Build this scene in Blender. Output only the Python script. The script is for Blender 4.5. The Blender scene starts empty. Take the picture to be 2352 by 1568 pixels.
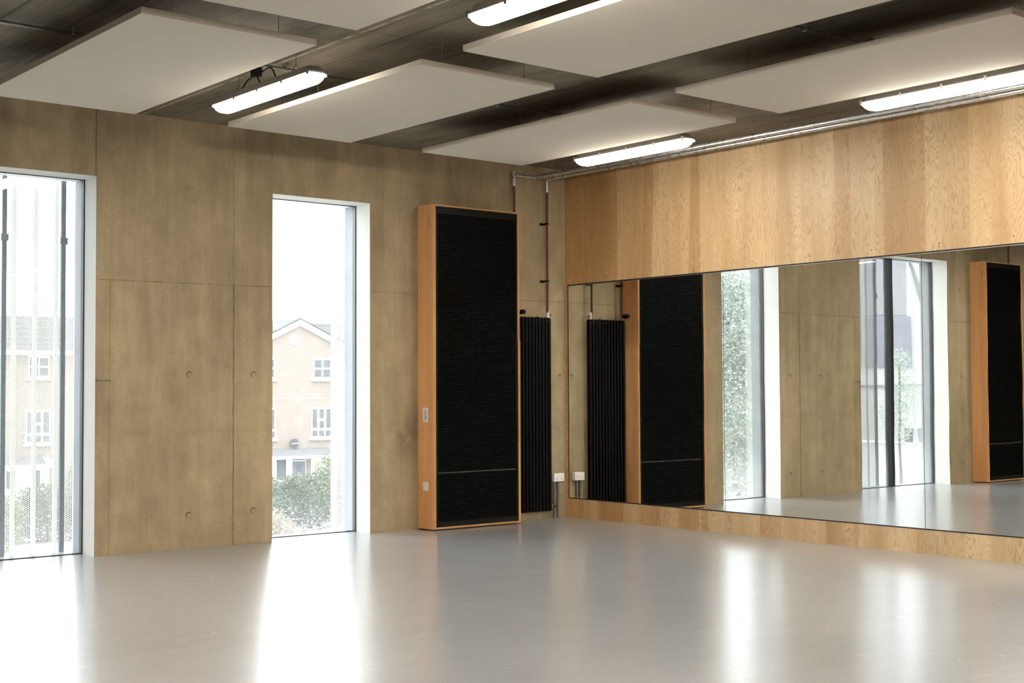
import bpy, bmesh, math, random
from mathutils import Vector, Matrix
random.seed(7)
SC = bpy.context.scene
COL = SC.collection
R = math.radians

# ------------------------------------------------------------------ helpers
class MB:
    """collects shapes and links them as ONE mesh object"""
    def __init__(s): s.bm = bmesh.new()
    def box(s, x0, x1, y0, y1, z0, z1, bevel=0.0):
        bm = s.bm
        v = [bm.verts.new(p) for p in ((x0,y0,z0),(x1,y0,z0),(x1,y1,z0),(x0,y1,z0),(x0,y0,z1),(x1,y0,z1),(x1,y1,z1),(x0,y1,z1))]
        fs = [bm.faces.new([v[i] for i in f]) for f in ((0,3,2,1),(4,5,6,7),(0,1,5,4),(1,2,6,5),(2,3,7,6),(3,0,4,7))]
        if bevel:
            es = list({e for f in fs for e in f.edges})
            bmesh.ops.bevel(bm, geom=es, offset=bevel, segments=2, affect='EDGES', profile=0.5)
        return s
    def prism(s, pts, vec):
        """pts: planar polygon, extruded along vec"""
        bm = s.bm; vec = Vector(vec)
        a = [bm.verts.new(p) for p in pts]; b = [bm.verts.new(Vector(p)+vec) for p in pts]
        n = len(pts); fs = [bm.faces.new(a[::-1]), bm.faces.new(b)]
        for i in range(n): fs.append(bm.faces.new((a[i], a[(i+1)%n], b[(i+1)%n], b[i])))
        bmesh.ops.recalc_face_normals(bm, faces=fs)
        return s
    def quad(s, *p):
        s.bm.faces.new([s.bm.verts.new(q) for q in p]); return s
    def loft(s, rings, cap=True):
        bm = s.bm; rr = [[bm.verts.new(p) for p in r] for r in rings]; n = len(rr[0]); fs = []
        for a, b in zip(rr, rr[1:]):
            for i in range(n): fs.append(bm.faces.new((a[i], a[(i+1)%n], b[(i+1)%n], b[i])))
        if cap: fs += [bm.faces.new(rr[0][::-1]), bm.faces.new(rr[-1])]
        bmesh.ops.recalc_face_normals(bm, faces=fs)
        return s
    def tube(s, pts, r, n=10):
        pts = [Vector(p) for p in pts]; rs = r if isinstance(r, (list, tuple)) else [r]*len(pts)
        rings = []; up = None
        for i, p in enumerate(pts):
            t = ((pts[i]-pts[i-1]).normalized() if i else Vector()) + ((pts[i+1]-pts[i]).normalized() if i < len(pts)-1 else Vector())
            t.normalize()
            if up is None: up = Vector((0,0,1)) if abs(t.z) < .9 else Vector((1,0,0))
            u = t.cross(up).normalized(); w = u.cross(t); up = w
            rings.append([p + (u*math.cos(a)+w*math.sin(a))*rs[i] for a in [2*math.pi*k/n for k in range(n)]])
        return s.loft(rings)
    def lathe(s, c, prof, axis='z', n=20):
        """prof: list of (radius, offset along axis)"""
        rings = []
        for r, h in prof:
            ring = []
            for k in range(n):
                a = 2*math.pi*k/n; x, y = math.cos(a)*max(r, 1e-4), math.sin(a)*max(r, 1e-4)
                q = {'z': (x,y,h), 'y': (x,h,y), 'x': (h,x,y)}[axis]
                ring.append(Vector(c)+Vector(q))
            rings.append(ring)
        return s.loft(rings)
    def build(s, name, mat, parent=None, smooth=False, loc=None):
        me = bpy.data.meshes.new(name); s.bm.normal_update(); s.bm.to_mesh(me); s.bm.free()
        o = bpy.data.objects.new(name, me); COL.objects.link(o)
        if mat: me.materials.append(mat)
        if smooth:
            for p in me.polygons: p.use_smooth = True
            me.set_sharp_from_angle(angle=R(35))
        if parent: o.parent = parent
        if loc: o.location = loc
        return o

def tag(o, label=None, cat=None, group=None, kind=None):
    if label: o['label'] = label
    if cat: o['category'] = cat
    if group: o['group'] = group
    if kind: o['kind'] = kind
    return o
def thing(name, label, cat, loc=(0,0,0), rotz=0, group=None, kind=None):
    o = bpy.data.objects.new(name, None); COL.objects.link(o); o.empty_display_size = .1
    o.location = loc; o.rotation_euler = (0,0,rotz)
    return tag(o, label, cat, group, kind)
def copy_tree(o, parent=None):
    c = o.copy(); COL.objects.link(c)
    if parent: c.parent = parent
    for ch in list(o.children): copy_tree(ch, c)
    return c
def arc(c, r, a0, a1, n, plane='yz'):
    out = []
    for i in range(n+1):
        a = R(a0+(a1-a0)*i/n); u, v = r*math.cos(a), r*math.sin(a)
        out.append({'yz': (c[0], c[1]+u, c[2]+v), 'xz': (c[0]+u, c[1], c[2]+v), 'xy': (c[0]+u, c[1]+v, c[2])}[plane])
    return out

# ------------------------------------------------------------------ materials
class NT:
    def __init__(s, name):
        s.m = bpy.data.materials.new(name); s.m.use_nodes = True; s.t = s.m.node_tree
        s.b = s.t.nodes['Principled BSDF']; s.out = s.t.nodes['Material Output']; s._c = None
    def n(s, typ, **kw):
        x = s.t.nodes.new(typ)
        for k, v in kw.items(): setattr(x, k, v)
        return x
    def link(s, a, b): s.t.links.new(a, b)
    def put(s, sock, v):
        if isinstance(v, bpy.types.NodeSocket): s.link(v, sock)
        else: sock.default_value = v
    def M(s, op, a, b=0.0, c=0.0, clamp=False):
        x = s.n('ShaderNodeMath', operation=op, use_clamp=clamp)
        s.put(x.inputs[0], a); s.put(x.inputs[1], b)
        if len(x.inputs) > 2: s.put(x.inputs[2], c)
        return x.outputs[0]
    def coord(s, which='Object'):
        x = s.n('ShaderNodeTexCoord'); return x.outputs[which]
    def xyz(s, v):
        x = s.n('ShaderNodeSeparateXYZ'); s.link(v, x.inputs[0]); return x.outputs
    def vec(s, x, y, z):
        c = s.n('ShaderNodeCombineXYZ')
        for i, q in enumerate((x,y,z)): s.put(c.inputs[i], q)
        return c.outputs[0]
    def scale(s, v, sc):
        x = s.n('ShaderNodeMapping'); s.link(v, x.inputs['Vector']); x.inputs['Scale'].default_value = sc; return x.outputs[0]
    def noise(s, v, scale=5, detail=4, rough=.5, dist=0, color=False):
        x = s.n('ShaderNodeTexNoise'); s.link(v, x.inputs['Vector'])
        x.inputs['Scale'].default_value = scale; x.inputs['Detail'].default_value = detail
        x.inputs['Roughness'].default_value = rough; x.inputs['Distortion'].default_value = dist
        return x.outputs['Color' if color else 'Fac']
    def ramp(s, f, stops, interp='LINEAR'):
        x = s.n('ShaderNodeValToRGB'); s.put(x.inputs[0], f); cr = x.color_ramp; cr.interpolation = interp
        while len(cr.elements) < len(stops): cr.elements.new(.5)
        for e, (p, c) in zip(cr.elements, stops):
            e.position = p; e.color = (c if len(c) == 4 else (*c, 1)) if not isinstance(c, float) else (c,c,c,1)
        return x.outputs[0]
    def mix(s, f, a, b, mode='MIX'):
        x = s.n('ShaderNodeMix', data_type='RGBA', blend_type=mode)
        s.put(x.inputs[0], f)
        for i, v in ((6,a),(7,b)):
            s.put(x.inputs[i], v if isinstance(v, bpy.types.NodeSocket) else (*v[:3], 1))
        return x.outputs[2]
    def maprange(s, v, a, b, c, d, smooth=False):
        x = s.n('ShaderNodeMapRange'); x.clamp = True
        if smooth: x.interpolation_type = 'SMOOTHSTEP'
        s.put(x.inputs[0], v)
        for i, q in enumerate((a,b,c,d)): s.put(x.inputs[i+1], q)
        return x.outputs[0]
    def bump(s, h, strength=.3, dist=.01):
        x = s.n('ShaderNodeBump'); s.link(h, x.inputs['Height']); x.inputs['Strength'].default_value = strength
        x.inputs['Distance'].default_value = dist; s.link(x.outputs[0], s.b.inputs['Normal']); return x
    def set(s, color=None, rough=None, metal=None, spec=None, **kw):
        if color is not None: s.put(s.b.inputs['Base Color'], color if isinstance(color, bpy.types.NodeSocket) else (*color[:3], 1))
        if rough is not None: s.put(s.b.inputs['Roughness'], rough)
        if metal is not None: s.put(s.b.inputs['Metallic'], metal)
        if spec is not None: s.put(s.b.inputs['Specular IOR Level'], spec)
        return s

def simple(name, color, rough=.5, metal=0., spec=.5, var=.08, nscale=30, bump=0.):
    t = NT(name); v = t.coord()
    f = t.noise(v, nscale, 3)
    c = t.mix(f, [q*(1-var) for q in color], [min(1, q*(1+var)) for q in color])
    t.set(c, rough, metal, spec)
    if bump: t.bump(f, bump, .003)
    return t.m

def line(t, c, pos, w, jit=None):
    """soft 1 at c==pos, 0 beyond w"""
    d = t.M('SUBTRACT', c, pos)
    if jit is not None: d = t.M('ADD', d, jit)
    return t.M('SUBTRACT', 1.0, t.M('DIVIDE', t.M('ABSOLUTE', d), w), clamp=True)
def span(t, c, a, b):
    return t.M('MULTIPLY', t.M('GREATER_THAN', c, a), t.M('LESS_THAN', c, b))

def concrete(name, c_lo, c_hi, joints=True):
    t = NT(name); v = t.coord(); X, Y, Z = t.xyz(v)
    big = t.noise(v, .7, 5, .6)
    mid = t.noise(t.scale(v, (2.2, 2.2, .45)), 1.4, 5, .65)
    streak = t.noise(t.scale(v, (9, 9, .35)), 1.0, 4, .6)
    fine = t.noise(v, 55, 3, .7)
    board = t.noise(t.scale(v, (60, 60, 1.2)), 1.0, 2, .5)
    f = t.M('ADD', t.M('MULTIPLY', big, .45), t.M('MULTIPLY', mid, .35))
    f = t.M('ADD', f, t.M('MULTIPLY', t.noise(t.scale(v, (6, 6, .55)), 1.0, 5, .7), .24))
    blot = t.noise(t.scale(v, (1, 1, .8)), 3.6, 6, .68)
    f = t.M('ADD', f, t.M('MULTIPLY', blot, .30))
    f = t.maprange(f, .49, .80, 0, 1)
    col = t.mix(f, c_lo, c_hi)
    col = t.mix(t.maprange(fine, .3, .75, .0, .34), col, (c_lo[0]*.55, c_lo[1]*.55, c_lo[2]*.52))
    col = t.mix(t.maprange(board, .35, .75, .0, .07), col, (c_hi[0]*1.15, c_hi[1]*1.15, c_hi[2]*1.15))
    h = t.M('ADD', t.M('MULTIPLY', fine, .35), t.M('MULTIPLY', mid, .5))
    pits = t.n('ShaderNodeTexVoronoi'); t.link(v, pits.inputs['Vector']); pits.inputs['Scale'].default_value = 7.0
    pm = t.M('MULTIPLY', t.M('LESS_THAN', pits.outputs['Distance'], .045), .35)
    col = t.mix(pm, col, (.05, .04, .03))
    if joints:
        jit = t.M('MULTIPLY', t.M('SUBTRACT', t.noise(v, 6, 3), .5), .016)
        gate = t.maprange(t.noise(v, 2.5, 3), .35, .6, .35, 1); brk = t.maprange(t.noise(v, 7, 4, .7), .32, .62, .45, 1)
        front = t.M('LESS_THAN', Y, .004)
        tot = None
        def add(m, k):
            nonlocal tot
            m = t.M('MULTIPLY', t.M('MULTIPLY', m, k), brk); tot = m if tot is None else t.M('MAXIMUM', tot, m)
        # vertical day joints
        add(t.M('MULTIPLY', line(t, X, -4.117, .012, jit), span(t, Z, -1, 2.42)), .85)
        add(t.M('MULTIPLY', line(t, X, -4.117, .008, jit), span(t, Z, 2.4, 4)), .4)
        add(t.M('MULTIPLY', line(t, X, -5.312, .010, jit), span(t, Z, -1, 2.40)), .42)
        add(t.M('MULTIPLY', line(t, X, -5.445, .012, jit), span(t, Z, 3.28, 4)), .75)
        add(t.M('MULTIPLY', line(t, X, -9.9, .011, jit), span(t, Z, -1, 4)), .6)
        add(t.M('MULTIPLY', line(t, X, -2.45, .009, jit), span(t, Z, 2.4, 4)), .25)
        # horizontal lift joints
        hz = t.M('ADD', t.M('MULTIPLY', X, -.006), t.M('ADD', Z, -.028))
        add(t.M('MULTIPLY', line(t, hz, 2.392, .008, jit), span(t, X, -5.44, -3.7)), t.M('MULTIPLY', gate, .7))
        add(t.M('MULTIPLY', line(t, hz, 2.365, .012, jit), span(t, X, -.75, 0)), .5)
        add(t.M('MULTIPLY', line(t, Z, 2.40, .009, jit), span(t, X, -2.6, -2.0)), .3)
        add(t.M('MULTIPLY', line(t, Z, 2.40, .009, jit), span(t, X, -12, -7.6)), .5)
        add(t.M('MULTIPLY', line(t, Z, 1.51, .014, jit), span(t, X, -5.44, -5.30)), .7)
        add(t.M('MULTIPLY', line(t, Z, 1.045, .05, t.M('MULTIPLY', jit, 3.)), span(t, X, -5.3, -3.7)), t.M('MULTIPLY', t.M('MULTIPLY', gate, gate), .22))
        # tie holes; recess shade painted as a dark upper left rim
        rim = None; hol = None
        for cx, cz in ((-4.56,.30),(-4.56,1.567),(-4.558,3.247),(-3.91,.303),(-3.91,1.567),(-3.92,3.248),(-.087,1.557),(-7.9,1.567),(-7.9,.3),(-7.9,2.85)):
            dx = t.M('SUBTRACT', X, cx); dz = t.M('SUBTRACT', Z, cz)
            d = t.M('SQRT', t.M('ADD', t.M('MULTIPLY', dx, dx), t.M('MULTIPLY', dz, dz)))
            up = t.maprange(t.M('ADD', t.M('MULTIPLY', dx, -12.), t.M('MULTIPLY', dz, 18.)), -.35, .4, .18, 1)
            r = t.M('MULTIPLY', line(t, d, .024, .011), up)
            hh = t.maprange(d, .020, .027, 1, 0, True)
            k = .4 if cz > 3 else 1.0
            r = t.M('MULTIPLY', r, k)
            rim = r if rim is None else t.M('MAXIMUM', rim, r); hol = hh if hol is None else t.M('MAXIMUM', hol, hh)
        tot = t.M('MAXIMUM', tot, t.M('MULTIPLY', rim, .85))
        tot = t.M('MULTIPLY', tot, front)
        h = t.M('SUBTRACT', h, t.M('MULTIPLY', t.M('MULTIPLY', hol, front), 1.2))
        h = t.M('SUBTRACT', h, t.M('MULTIPLY', tot, 1.0))
        col = t.mix(tot, col, (c_lo[0]*.22, c_lo[1]*.21, c_lo[2]*.20))
        # stains low down near the fin and the cabinet
        st = t.M('MULTIPLY', t.maprange(t.noise(v, 3.2, 5, .7), .42, .62, 0, .8), t.maprange(t.M('ABSOLUTE', t.M('SUBTRACT', Z, .95)), 0, .35, 1, 0))
        st = t.M('MULTIPLY', st, t.maprange(t.M('ABSOLUTE', t.M('SUBTRACT', X, -2.12)), .05, .3, 1, 0))
        col = t.mix(st, col, (c_lo[0]*.35, c_lo[1]*.33, c_lo[2]*.3))
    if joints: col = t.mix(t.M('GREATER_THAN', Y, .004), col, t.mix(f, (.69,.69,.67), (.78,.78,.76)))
    t.set(col, .78, 0, .35); t.bump(h, .35, .006)
    return t.m

def ceiling_mat():
    t = NT('ceiling_concrete'); v = t.coord(); X, Y, Z = t.xyz(v)
    a = t.noise(t.scale(v, (3.0, .35, 1)), 1.6, 5, .65); b = t.noise(v, .8, 4, .6); g = t.noise(t.scale(v, (40, 1.2, 1)), 1, 2)
    f = t.maprange(t.M('ADD', t.M('MULTIPLY', a, .55), t.M('MULTIPLY', b, .5)), .38, .68, 0, 1)
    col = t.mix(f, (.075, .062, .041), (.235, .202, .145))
    col = t.mix(t.maprange(g, .4, .75, 0, .2), col, (.4, .34, .25))
    jit = t.M('MULTIPLY', t.M('SUBTRACT', t.noise(v, 5, 3), .5), .02)
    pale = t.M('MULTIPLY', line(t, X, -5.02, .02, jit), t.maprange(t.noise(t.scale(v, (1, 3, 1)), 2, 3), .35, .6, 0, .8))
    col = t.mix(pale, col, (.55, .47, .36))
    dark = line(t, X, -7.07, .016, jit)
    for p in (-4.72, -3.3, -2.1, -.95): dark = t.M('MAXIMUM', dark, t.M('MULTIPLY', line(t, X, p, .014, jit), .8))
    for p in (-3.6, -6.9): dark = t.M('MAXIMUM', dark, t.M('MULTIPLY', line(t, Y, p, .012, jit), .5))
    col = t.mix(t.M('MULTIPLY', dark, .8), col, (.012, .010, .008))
    t.set(col, .8, 0, .3); t.bump(a, .2, .006); return t.m

def floor_mat():
    t = NT('grey_vinyl_floor'); v = t.coord(); X, Y, Z = t.xyz(v)
    big = t.noise(v, .45, 4, .6); mid = t.noise(t.scale(v, (1, 2.2, 1)), 2.2, 5, .65); fine = t.noise(v, 90, 2)
    f = t.M('ADD', t.M('MULTIPLY', big, .6), t.M('MULTIPLY', mid, .4))
    col = t.mix(t.maprange(f, .35, .65, 0, 1), (.280,.292,.304), (.346,.360,.374))
    br = None
    for sc, rot in (((.5,9,1), .35), ((.7,11,1), -.25), ((.6,14,1), .8)):
        mp = t.n('ShaderNodeMapping'); t.link(v, mp.inputs['Vector']); mp.inputs['Rotation'].default_value = (0,0,rot); mp.inputs['Scale'].default_value = sc
        q = t.maprange(t.noise(mp.outputs[0], 2.2, 4, .7), .48, .72, 0, 1); br = q if br is None else t.M('MAXIMUM', br, q)
    col = t.mix(t.M('MULTIPLY', br, .26), col, (.50,.51,.52))
    # scuffs: thin contour lines of stretched noise, gated by patches
    tot = None
    for i, (sc, rot, w, g0) in enumerate((((.8,2.4,1), .5, .0012, .46), ((2.0,.7,1), -.4, .0012, .48), ((1.2,1.3,1), 1.1, .0011, .50), ((3.2,1.1,1), .2, .0018, .53), ((2,5,1), .9, .0022, .55), ((5,2,1), 2.1, .004, .60))):
        mp = t.n('ShaderNodeMapping'); t.link(v, mp.inputs['Vector']); mp.inputs['Rotation'].default_value = (0,0,rot)
        mp.inputs['Scale'].default_value = sc; mp.inputs['Location'].default_value = (i*3.7, i*1.9, i*5.)
        nz = t.noise(mp.outputs[0], .9, 1, .4, .15)
        l = t.M('SUBTRACT', 1.0, t.M('DIVIDE', t.M('ABSOLUTE', t.M('SUBTRACT', nz, .5)), w), clamp=True)
        gate = t.maprange(t.noise(t.scale(v, (1+i*.2, 1.3, 1)), 1.9+i*.35, 3, .6), g0, g0+.09, 0, 1)
        l = t.M('MULTIPLY', l, gate); tot = l if tot is None else t.M('MAXIMUM', tot, l)
    patch = t.maprange(t.noise(t.scale(v, (1, 1.6, 1)), 6, 5, .7), .60, .74, 0, .17)
    dusty = t.maprange(t.noise(v, .7, 3), .42, .62, 0, 1)
    tot = t.M('MAXIMUM', t.M('MULTIPLY', tot, .55), t.M('MULTIPLY', patch, t.M('MULTIPLY', dusty, .35)))
    col = t.mix(tot, col, (.78,.78,.77))
    rough = t.M('ADD', t.maprange(mid, .3, .7, .277, .29), t.M('MULTIPLY', tot, .12))
    t.set(col, rough, 0, .6); t.b.inputs['Coat Weight'].default_value = .6; t.b.inputs['Coat Roughness'].default_value = .19
    return t.m

def ply_mat(name, axis, bands=None, tint=(1,1,1), along='z', gain=1.0, seed=0.0, fig=1.0):
    """rotary-cut softwood veneer: axis = coordinate across the grain"""
    t = NT(name); v = t.coord(); C = t.xyz(v); A = C['XYZ'.index(axis.upper())]; Z = C['XYZ'.index(along.upper())]
    a = t.M('ADD', A, seed); z = Z
    base1 = t.noise(t.vec(t.M('MULTIPLY', a, 4.2), t.M('MULTIPLY', z, .75), seed), 1.0, 3, .55, .25)
    wob = t.noise(t.vec(t.M('MULTIPLY', a, 22.), t.M('MULTIPLY', z, 9.), seed+3), 1.0, 3, .6)
    ph = t.M('ADD', t.M('MULTIPLY', base1, 30.), t.M('MULTIPLY', wob, 1.1))
    ring = t.M('PINGPONG', ph, .5)
    ring = t.maprange(ring, .27, .48, 0, 1)
    fibre = t.noise(t.vec(t.M('MULTIPLY', a, 170.), t.M('MULTIPLY', z, 4.), seed), 1.0, 3, .6)
    reg = t.noise(t.vec(t.M('MULTIPLY', a, 3.1), t.M('MULTIPLY', z, .35), seed+9), 1.0, 3, .55)
    lo = [.50*tint[0], .32*tint[1], .155*tint[2]]; hi = [.70*tint[0], .52*tint[1], .31*tint[2]]
    col = t.mix(t.maprange(reg, .33, .66, 0, 1), lo, hi)
    col = t.mix(t.M('MULTIPLY', ring, t.maprange(reg, .3, .6, .26*fig, .52*fig)), col, [q*.62 for q in lo])
    col = t.mix(t.maprange(fibre, .35, .8, 0, .22), col, [q*.8 for q in lo])
    fl = t.noise(t.vec(t.M('MULTIPLY', a, 13.), t.M('MULTIPLY', z, 1.7), seed+5), 1.0, 2, .4)
    col = t.mix(t.maprange(fl, .745, .775, 0, .6), col, (.22*tint[0], .09*tint[1], .03*tint[2]))
    if bands:
        L = bands[-1][0]
        sk = t.M('MULTIPLY', t.M('SUBTRACT', Z, 3.1), t.M('MULTIPLY', span(t, t.M('MULTIPLY', A, -1.0), .9, 2.02), -.04))
        jit = t.M('MULTIPLY', t.M('SUBTRACT', t.noise(t.vec(t.M('MULTIPLY', z, 1.5), seed, 0), 1., 2), .5), .03)
        pos = t.M('DIVIDE', t.M('ADD', t.M('ADD', t.M('MULTIPLY', A, -1.0), sk), jit), L)
        cr = t.ramp(pos, [(min(1, p/L), (k, k*(.80+.12*min(1, p/2.2)+.08*(k > .95)), k*(.58+.27*min(1, p/2.2)+.15*(k > .95)))) for p, k in bands], 'CONSTANT')  # oranger tint towards the corner puts the warmer shade into the colour
        col = t.mix(1.0, col, cr, 'MULTIPLY')
    if bands: gain = .88
    if gain != 1.0: col = t.mix(1.0, col, (gain, gain, gain), 'MULTIPLY')
    t.set(col, .42, 0, .4); t.bump(t.M('ADD', ring, fibre), .06, .002)
    return t.m

BANDS = [(0,.92),(.289,.82),(.81,1.02),(1.20,.86),(1.347,1.03),(1.88,.85),(2.03,1.04),(2.42,1.0),(2.62,1.07),(3.02,1.0),(3.22,1.05),(3.674,.93),(3.86,.98),(4.207,.86),(4.619,1.0),(4.86,.97),(5.036,1.13),(5.6,1.05),(6.2,.97),(6.9,1.06),(7.7,.95),(9.0,1.0)]
BANDS2 = [(0,.93),(.25,1.02),(.52,.9),(.9,1.03),(1.25,.93),(1.55,1.06),(1.8,.9),(2.1,1.0),(2.4,1.1),(2.75,.95),(3.0,1.08),(3.35,1.12),(3.55,.93),(3.9,1.05),(4.2,1.1),(4.5,.97),(4.8,1.1),(5.2,1.05),(5.7,1.12),(6.2,1.0),(7,1.05),(9,1)]
M = {}
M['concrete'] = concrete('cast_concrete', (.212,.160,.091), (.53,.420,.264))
M['concrete_plain'] = concrete('cast_concrete_plain', (.26,.215,.15), (.40,.335,.24), joints=False)
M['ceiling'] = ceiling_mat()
M['floor'] = floor_mat()
M['ply_wall'] = ply_mat('plywood_wall', 'y', BANDS)
M['ply_base'] = ply_mat('plywood_base', 'y', BANDS2, seed=4.3)
M['ply_cab'] = ply_mat('plywood_cabinet', 'y', None, tint=(1.10,.80,.59), seed=1.7, gain=1.18, fig=.4)
M['ply_edge'] = ply_mat('plywood_edge', 'x', None, tint=(1.0,.78,.58), seed=2.7, gain=.88)
M['black'] = simple('black_paint', (.005,.006,.005), .45, 0, .15)
M['black_slat'] = simple('black_slat', (.0022,.0028,.0022), .42, 0, .10)
M['black_rad'] = simple('black_radiator', (.004,.004,.004), .5, 0, .13)
M['grey_slat'] = simple('pale_grey_slat', (.05,.05,.045), .35)  # one slat paler than the others
M['white_plastic'] = simple('white_plastic', (.86,.82,.79), .35)
M['dark_plastic'] = simple('dark_plastic', (.06,.055,.05), .4)
M['steel'] = simple('galvanised_steel', (.42,.42,.41), .32, 1.0, .5, .25, 25)
M['conduit'] = simple('dull_conduit', (.28,.27,.25), .4, .9, .5, .2)
M['copper'] = simple('oxidised_copper', (.105,.026,.014), .42, .3, .5, .3, 20)
M['brass'] = simple('aged_brass', (.33,.18,.07), .4, .8)
M['frame'] = simple('dark_frame', (.016,.017,.019), .4)
M['lining'] = simple('grey_metal_lining', (.18,.195,.215), .5, 0, .3, .2, 5)
M['post'] = simple('grey_steel_post', (.135,.155,.175), .5, 0, .4, .35, 30)
M['housing'] = simple('lamp_housing', (.30,.28,.25), .5)
M['wire'] = simple('steel_wire', (.16,.15,.13), .45, .6)
M['cable'] = simple('black_cable', (.008,.008,.008), .5)
M['gap'] = simple('shadow_gap', (.004,.004,.004), .7)
M['underslab'] = simple('slab_edge', (.3,.3,.3), .9)

M['ply_dimmed'] = ply_mat('plywood_dimmed_edge', 'x', None, tint=(1.08,.80,.60), seed=3.7, gain=.80, fig=.4)  # cabinet ply darkened to offset the lamp light on its front edge

def raft_mat():
    t = NT('raft_fabric'); v = t.coord(); f = t.noise(v, 220, 2, .7); g = t.noise(v, 1.2, 3)
    col = t.mix(t.maprange(f, .3, .7, 0, 1), (.49,.452,.385), (.60,.553,.474))
    col = t.mix(t.maprange(g, .4, .7, 0, .12), col, (.5,.47,.42))
    t.set(col, .95, 0, .1); t.bump(f, .12, .002); return t.m
M['raft'] = raft_mat()
def raft_edge():
    t = NT('raft_edge'); v = t.coord(); f = t.noise(v, 60, 3, .7)
    t.set(t.mix(f, (.44,.385,.32), (.56,.50,.43)), .95, 0, .1); return t.m
M['raft_edge'] = raft_edge()

def foil_mat():
    t = NT('foil_lagging'); v = t.coord(); f = t.noise(t.scale(v, (30, 18, 30)), 1, 4, .7); g = t.noise(v, 14, 3)
    X, Y, Z = t.xyz(v)
    tape = t.M('LESS_THAN', t.M('FRACT', t.M('ADD', t.M('MULTIPLY', Y, 3.1), t.M('MULTIPLY', g, .03))), .035)
    col = t.mix(f, (.62,.62,.62), (.78,.78,.78)); col = t.mix(t.M('MULTIPLY', tape, .3), col, (.25,.22,.2))
    t.set(col, t.maprange(g, .3, .7, .22, .42), .9, .5); t.bump(f, .22, .006); return t.m
M['foil'] = foil_mat()

def mirror_mat():
    t = NT('mirror_silver'); v = t.coord()
    X, Y, Z = t.xyz(v)
    w = t.noise(t.vec(0.0, t.M('MULTIPLY', Y, 1.3), t.M('MULTIPLY', Z, 1.5)), 1.0, 1.5, .4)
    t.set((.885,.905,.885), 0.0, 1.0)
    t.bump(w, 1.0, .00045); return t.m
M['mirror'] = mirror_mat()

def glass_mat():
    t = NT('window_glass'); v = t.coord(); X, Y, Z = t.xyz(v)
    tr = t.n('ShaderNodeBsdfTransparent'); tr.inputs[0].default_value = (.97,.985,.98,1)
    gl = t.n('ShaderNodeBsdfGlossy'); gl.inputs['Roughness'].default_value = .0
    df = t.n('ShaderNodeBsdfTranslucent'); df.inputs[0].default_value = (.93,.95,.97,1)
    fr = t.n('ShaderNodeFresnel'); fr.inputs[0].default_value = 1.45
    m1 = t.n('ShaderNodeMixShader'); t.link(t.M('MULTIPLY', fr.outputs[0], .8), m1.inputs[0]); t.link(tr.outputs[0], m1.inputs[1]); t.link(gl.outputs[0], m1.inputs[2])
    dust = t.M('ADD', t.maprange(Z, 0, .7, .042, .012), t.maprange(t.noise(v, 9, 5, .7), .5, .8, 0, .018))
    m2 = t.n('ShaderNodeMixShader'); t.link(dust, m2.inputs[0]); t.link(m1.outputs[0], m2.inputs[1]); t.link(df.outputs[0], m2.inputs[2])
    t.link(m2.outputs[0], t.out.inputs['Surface']); t.t.nodes.remove(t.b); return t.m
M['glass'] = glass_mat()

def perf_mat():
    """perforated sheet: hexagonal round holes, plain fold bands, driven by a UV map in metres"""
    t = NT('perforated_sheet'); uv = t.n('ShaderNodeUVMap'); uv.uv_map = 'sheet'
    U, V, _ = t.xyz(uv.outputs[0])
    p = .0172; q = p*1.732
    def cell(du, dv):
        a = t.M('SUBTRACT', t.M('FRACT', t.M('ADD', t.M('DIVIDE', U, q), du)), .5)
        b = t.M('SUBTRACT', t.M('FRACT', t.M('ADD', t.M('DIVIDE', V, p), dv)), .5)
        a = t.M('MULTIPLY', a, q); b = t.M('MULTIPLY', b, p)
        return t.M('SQRT', t.M('ADD', t.M('MULTIPLY', a, a), t.M('MULTIPLY', b, b)))
    d = t.M('MINIMUM', cell(0, 0), cell(.5, .5))
    hole = t.M('LESS_THAN', d, .0066)
    per = t.M('MODULO', t.M('ADD', U, 40.0), .20)
    hole = t.M('MULTIPLY', hole, t.M('GREATER_THAN', per, .045))
    tr = t.n('ShaderNodeBsdfTransparent')
    f = t.noise(uv.outputs[0], 6, 4)
    t.set(t.mix(f, (.44,.435,.42), (.54,.53,.515)), .5, 0, .4)
    tl = t.n('ShaderNodeBsdfTranslucent'); tl.inputs[0].default_value = (.80,.79,.76,1)
    ms = t.n('ShaderNodeMixShader'); ms.inputs[0].default_value = .10; t.link(t.b.outputs[0], ms.inputs[1]); t.link(tl.outputs[0], ms.inputs[2])
    mx = t.n('ShaderNodeMixShader'); t.link(hole, mx.inputs[0]); t.link(ms.outputs[0], mx.inputs[1]); t.link(tr.outputs[0], mx.inputs[2])
    t.link(mx.outputs[0], t.out.inputs['Surface']); return t.m
M['perf'] = perf_mat()

def emis(name, c, s):
    t = NT(name); X, Y, Z = t.xyz(t.coord())
    t.set((.9,.9,.88), .4); t.b.inputs['Emission Color'].default_value = (*c, 1)
    g = t.n('ShaderNodeNewGeometry'); nz = t.xyz(g.outputs['Normal'])[2]
    t.put(t.b.inputs['Emission Strength'], t.M('MULTIPLY', t.maprange(nz, -1.0, -.15, 1.0, .30), s)); return t.m
LAMP = 78.0
M['diffuser'] = emis('lit_diffuser', (1.0,.93,.82), LAMP)

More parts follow.
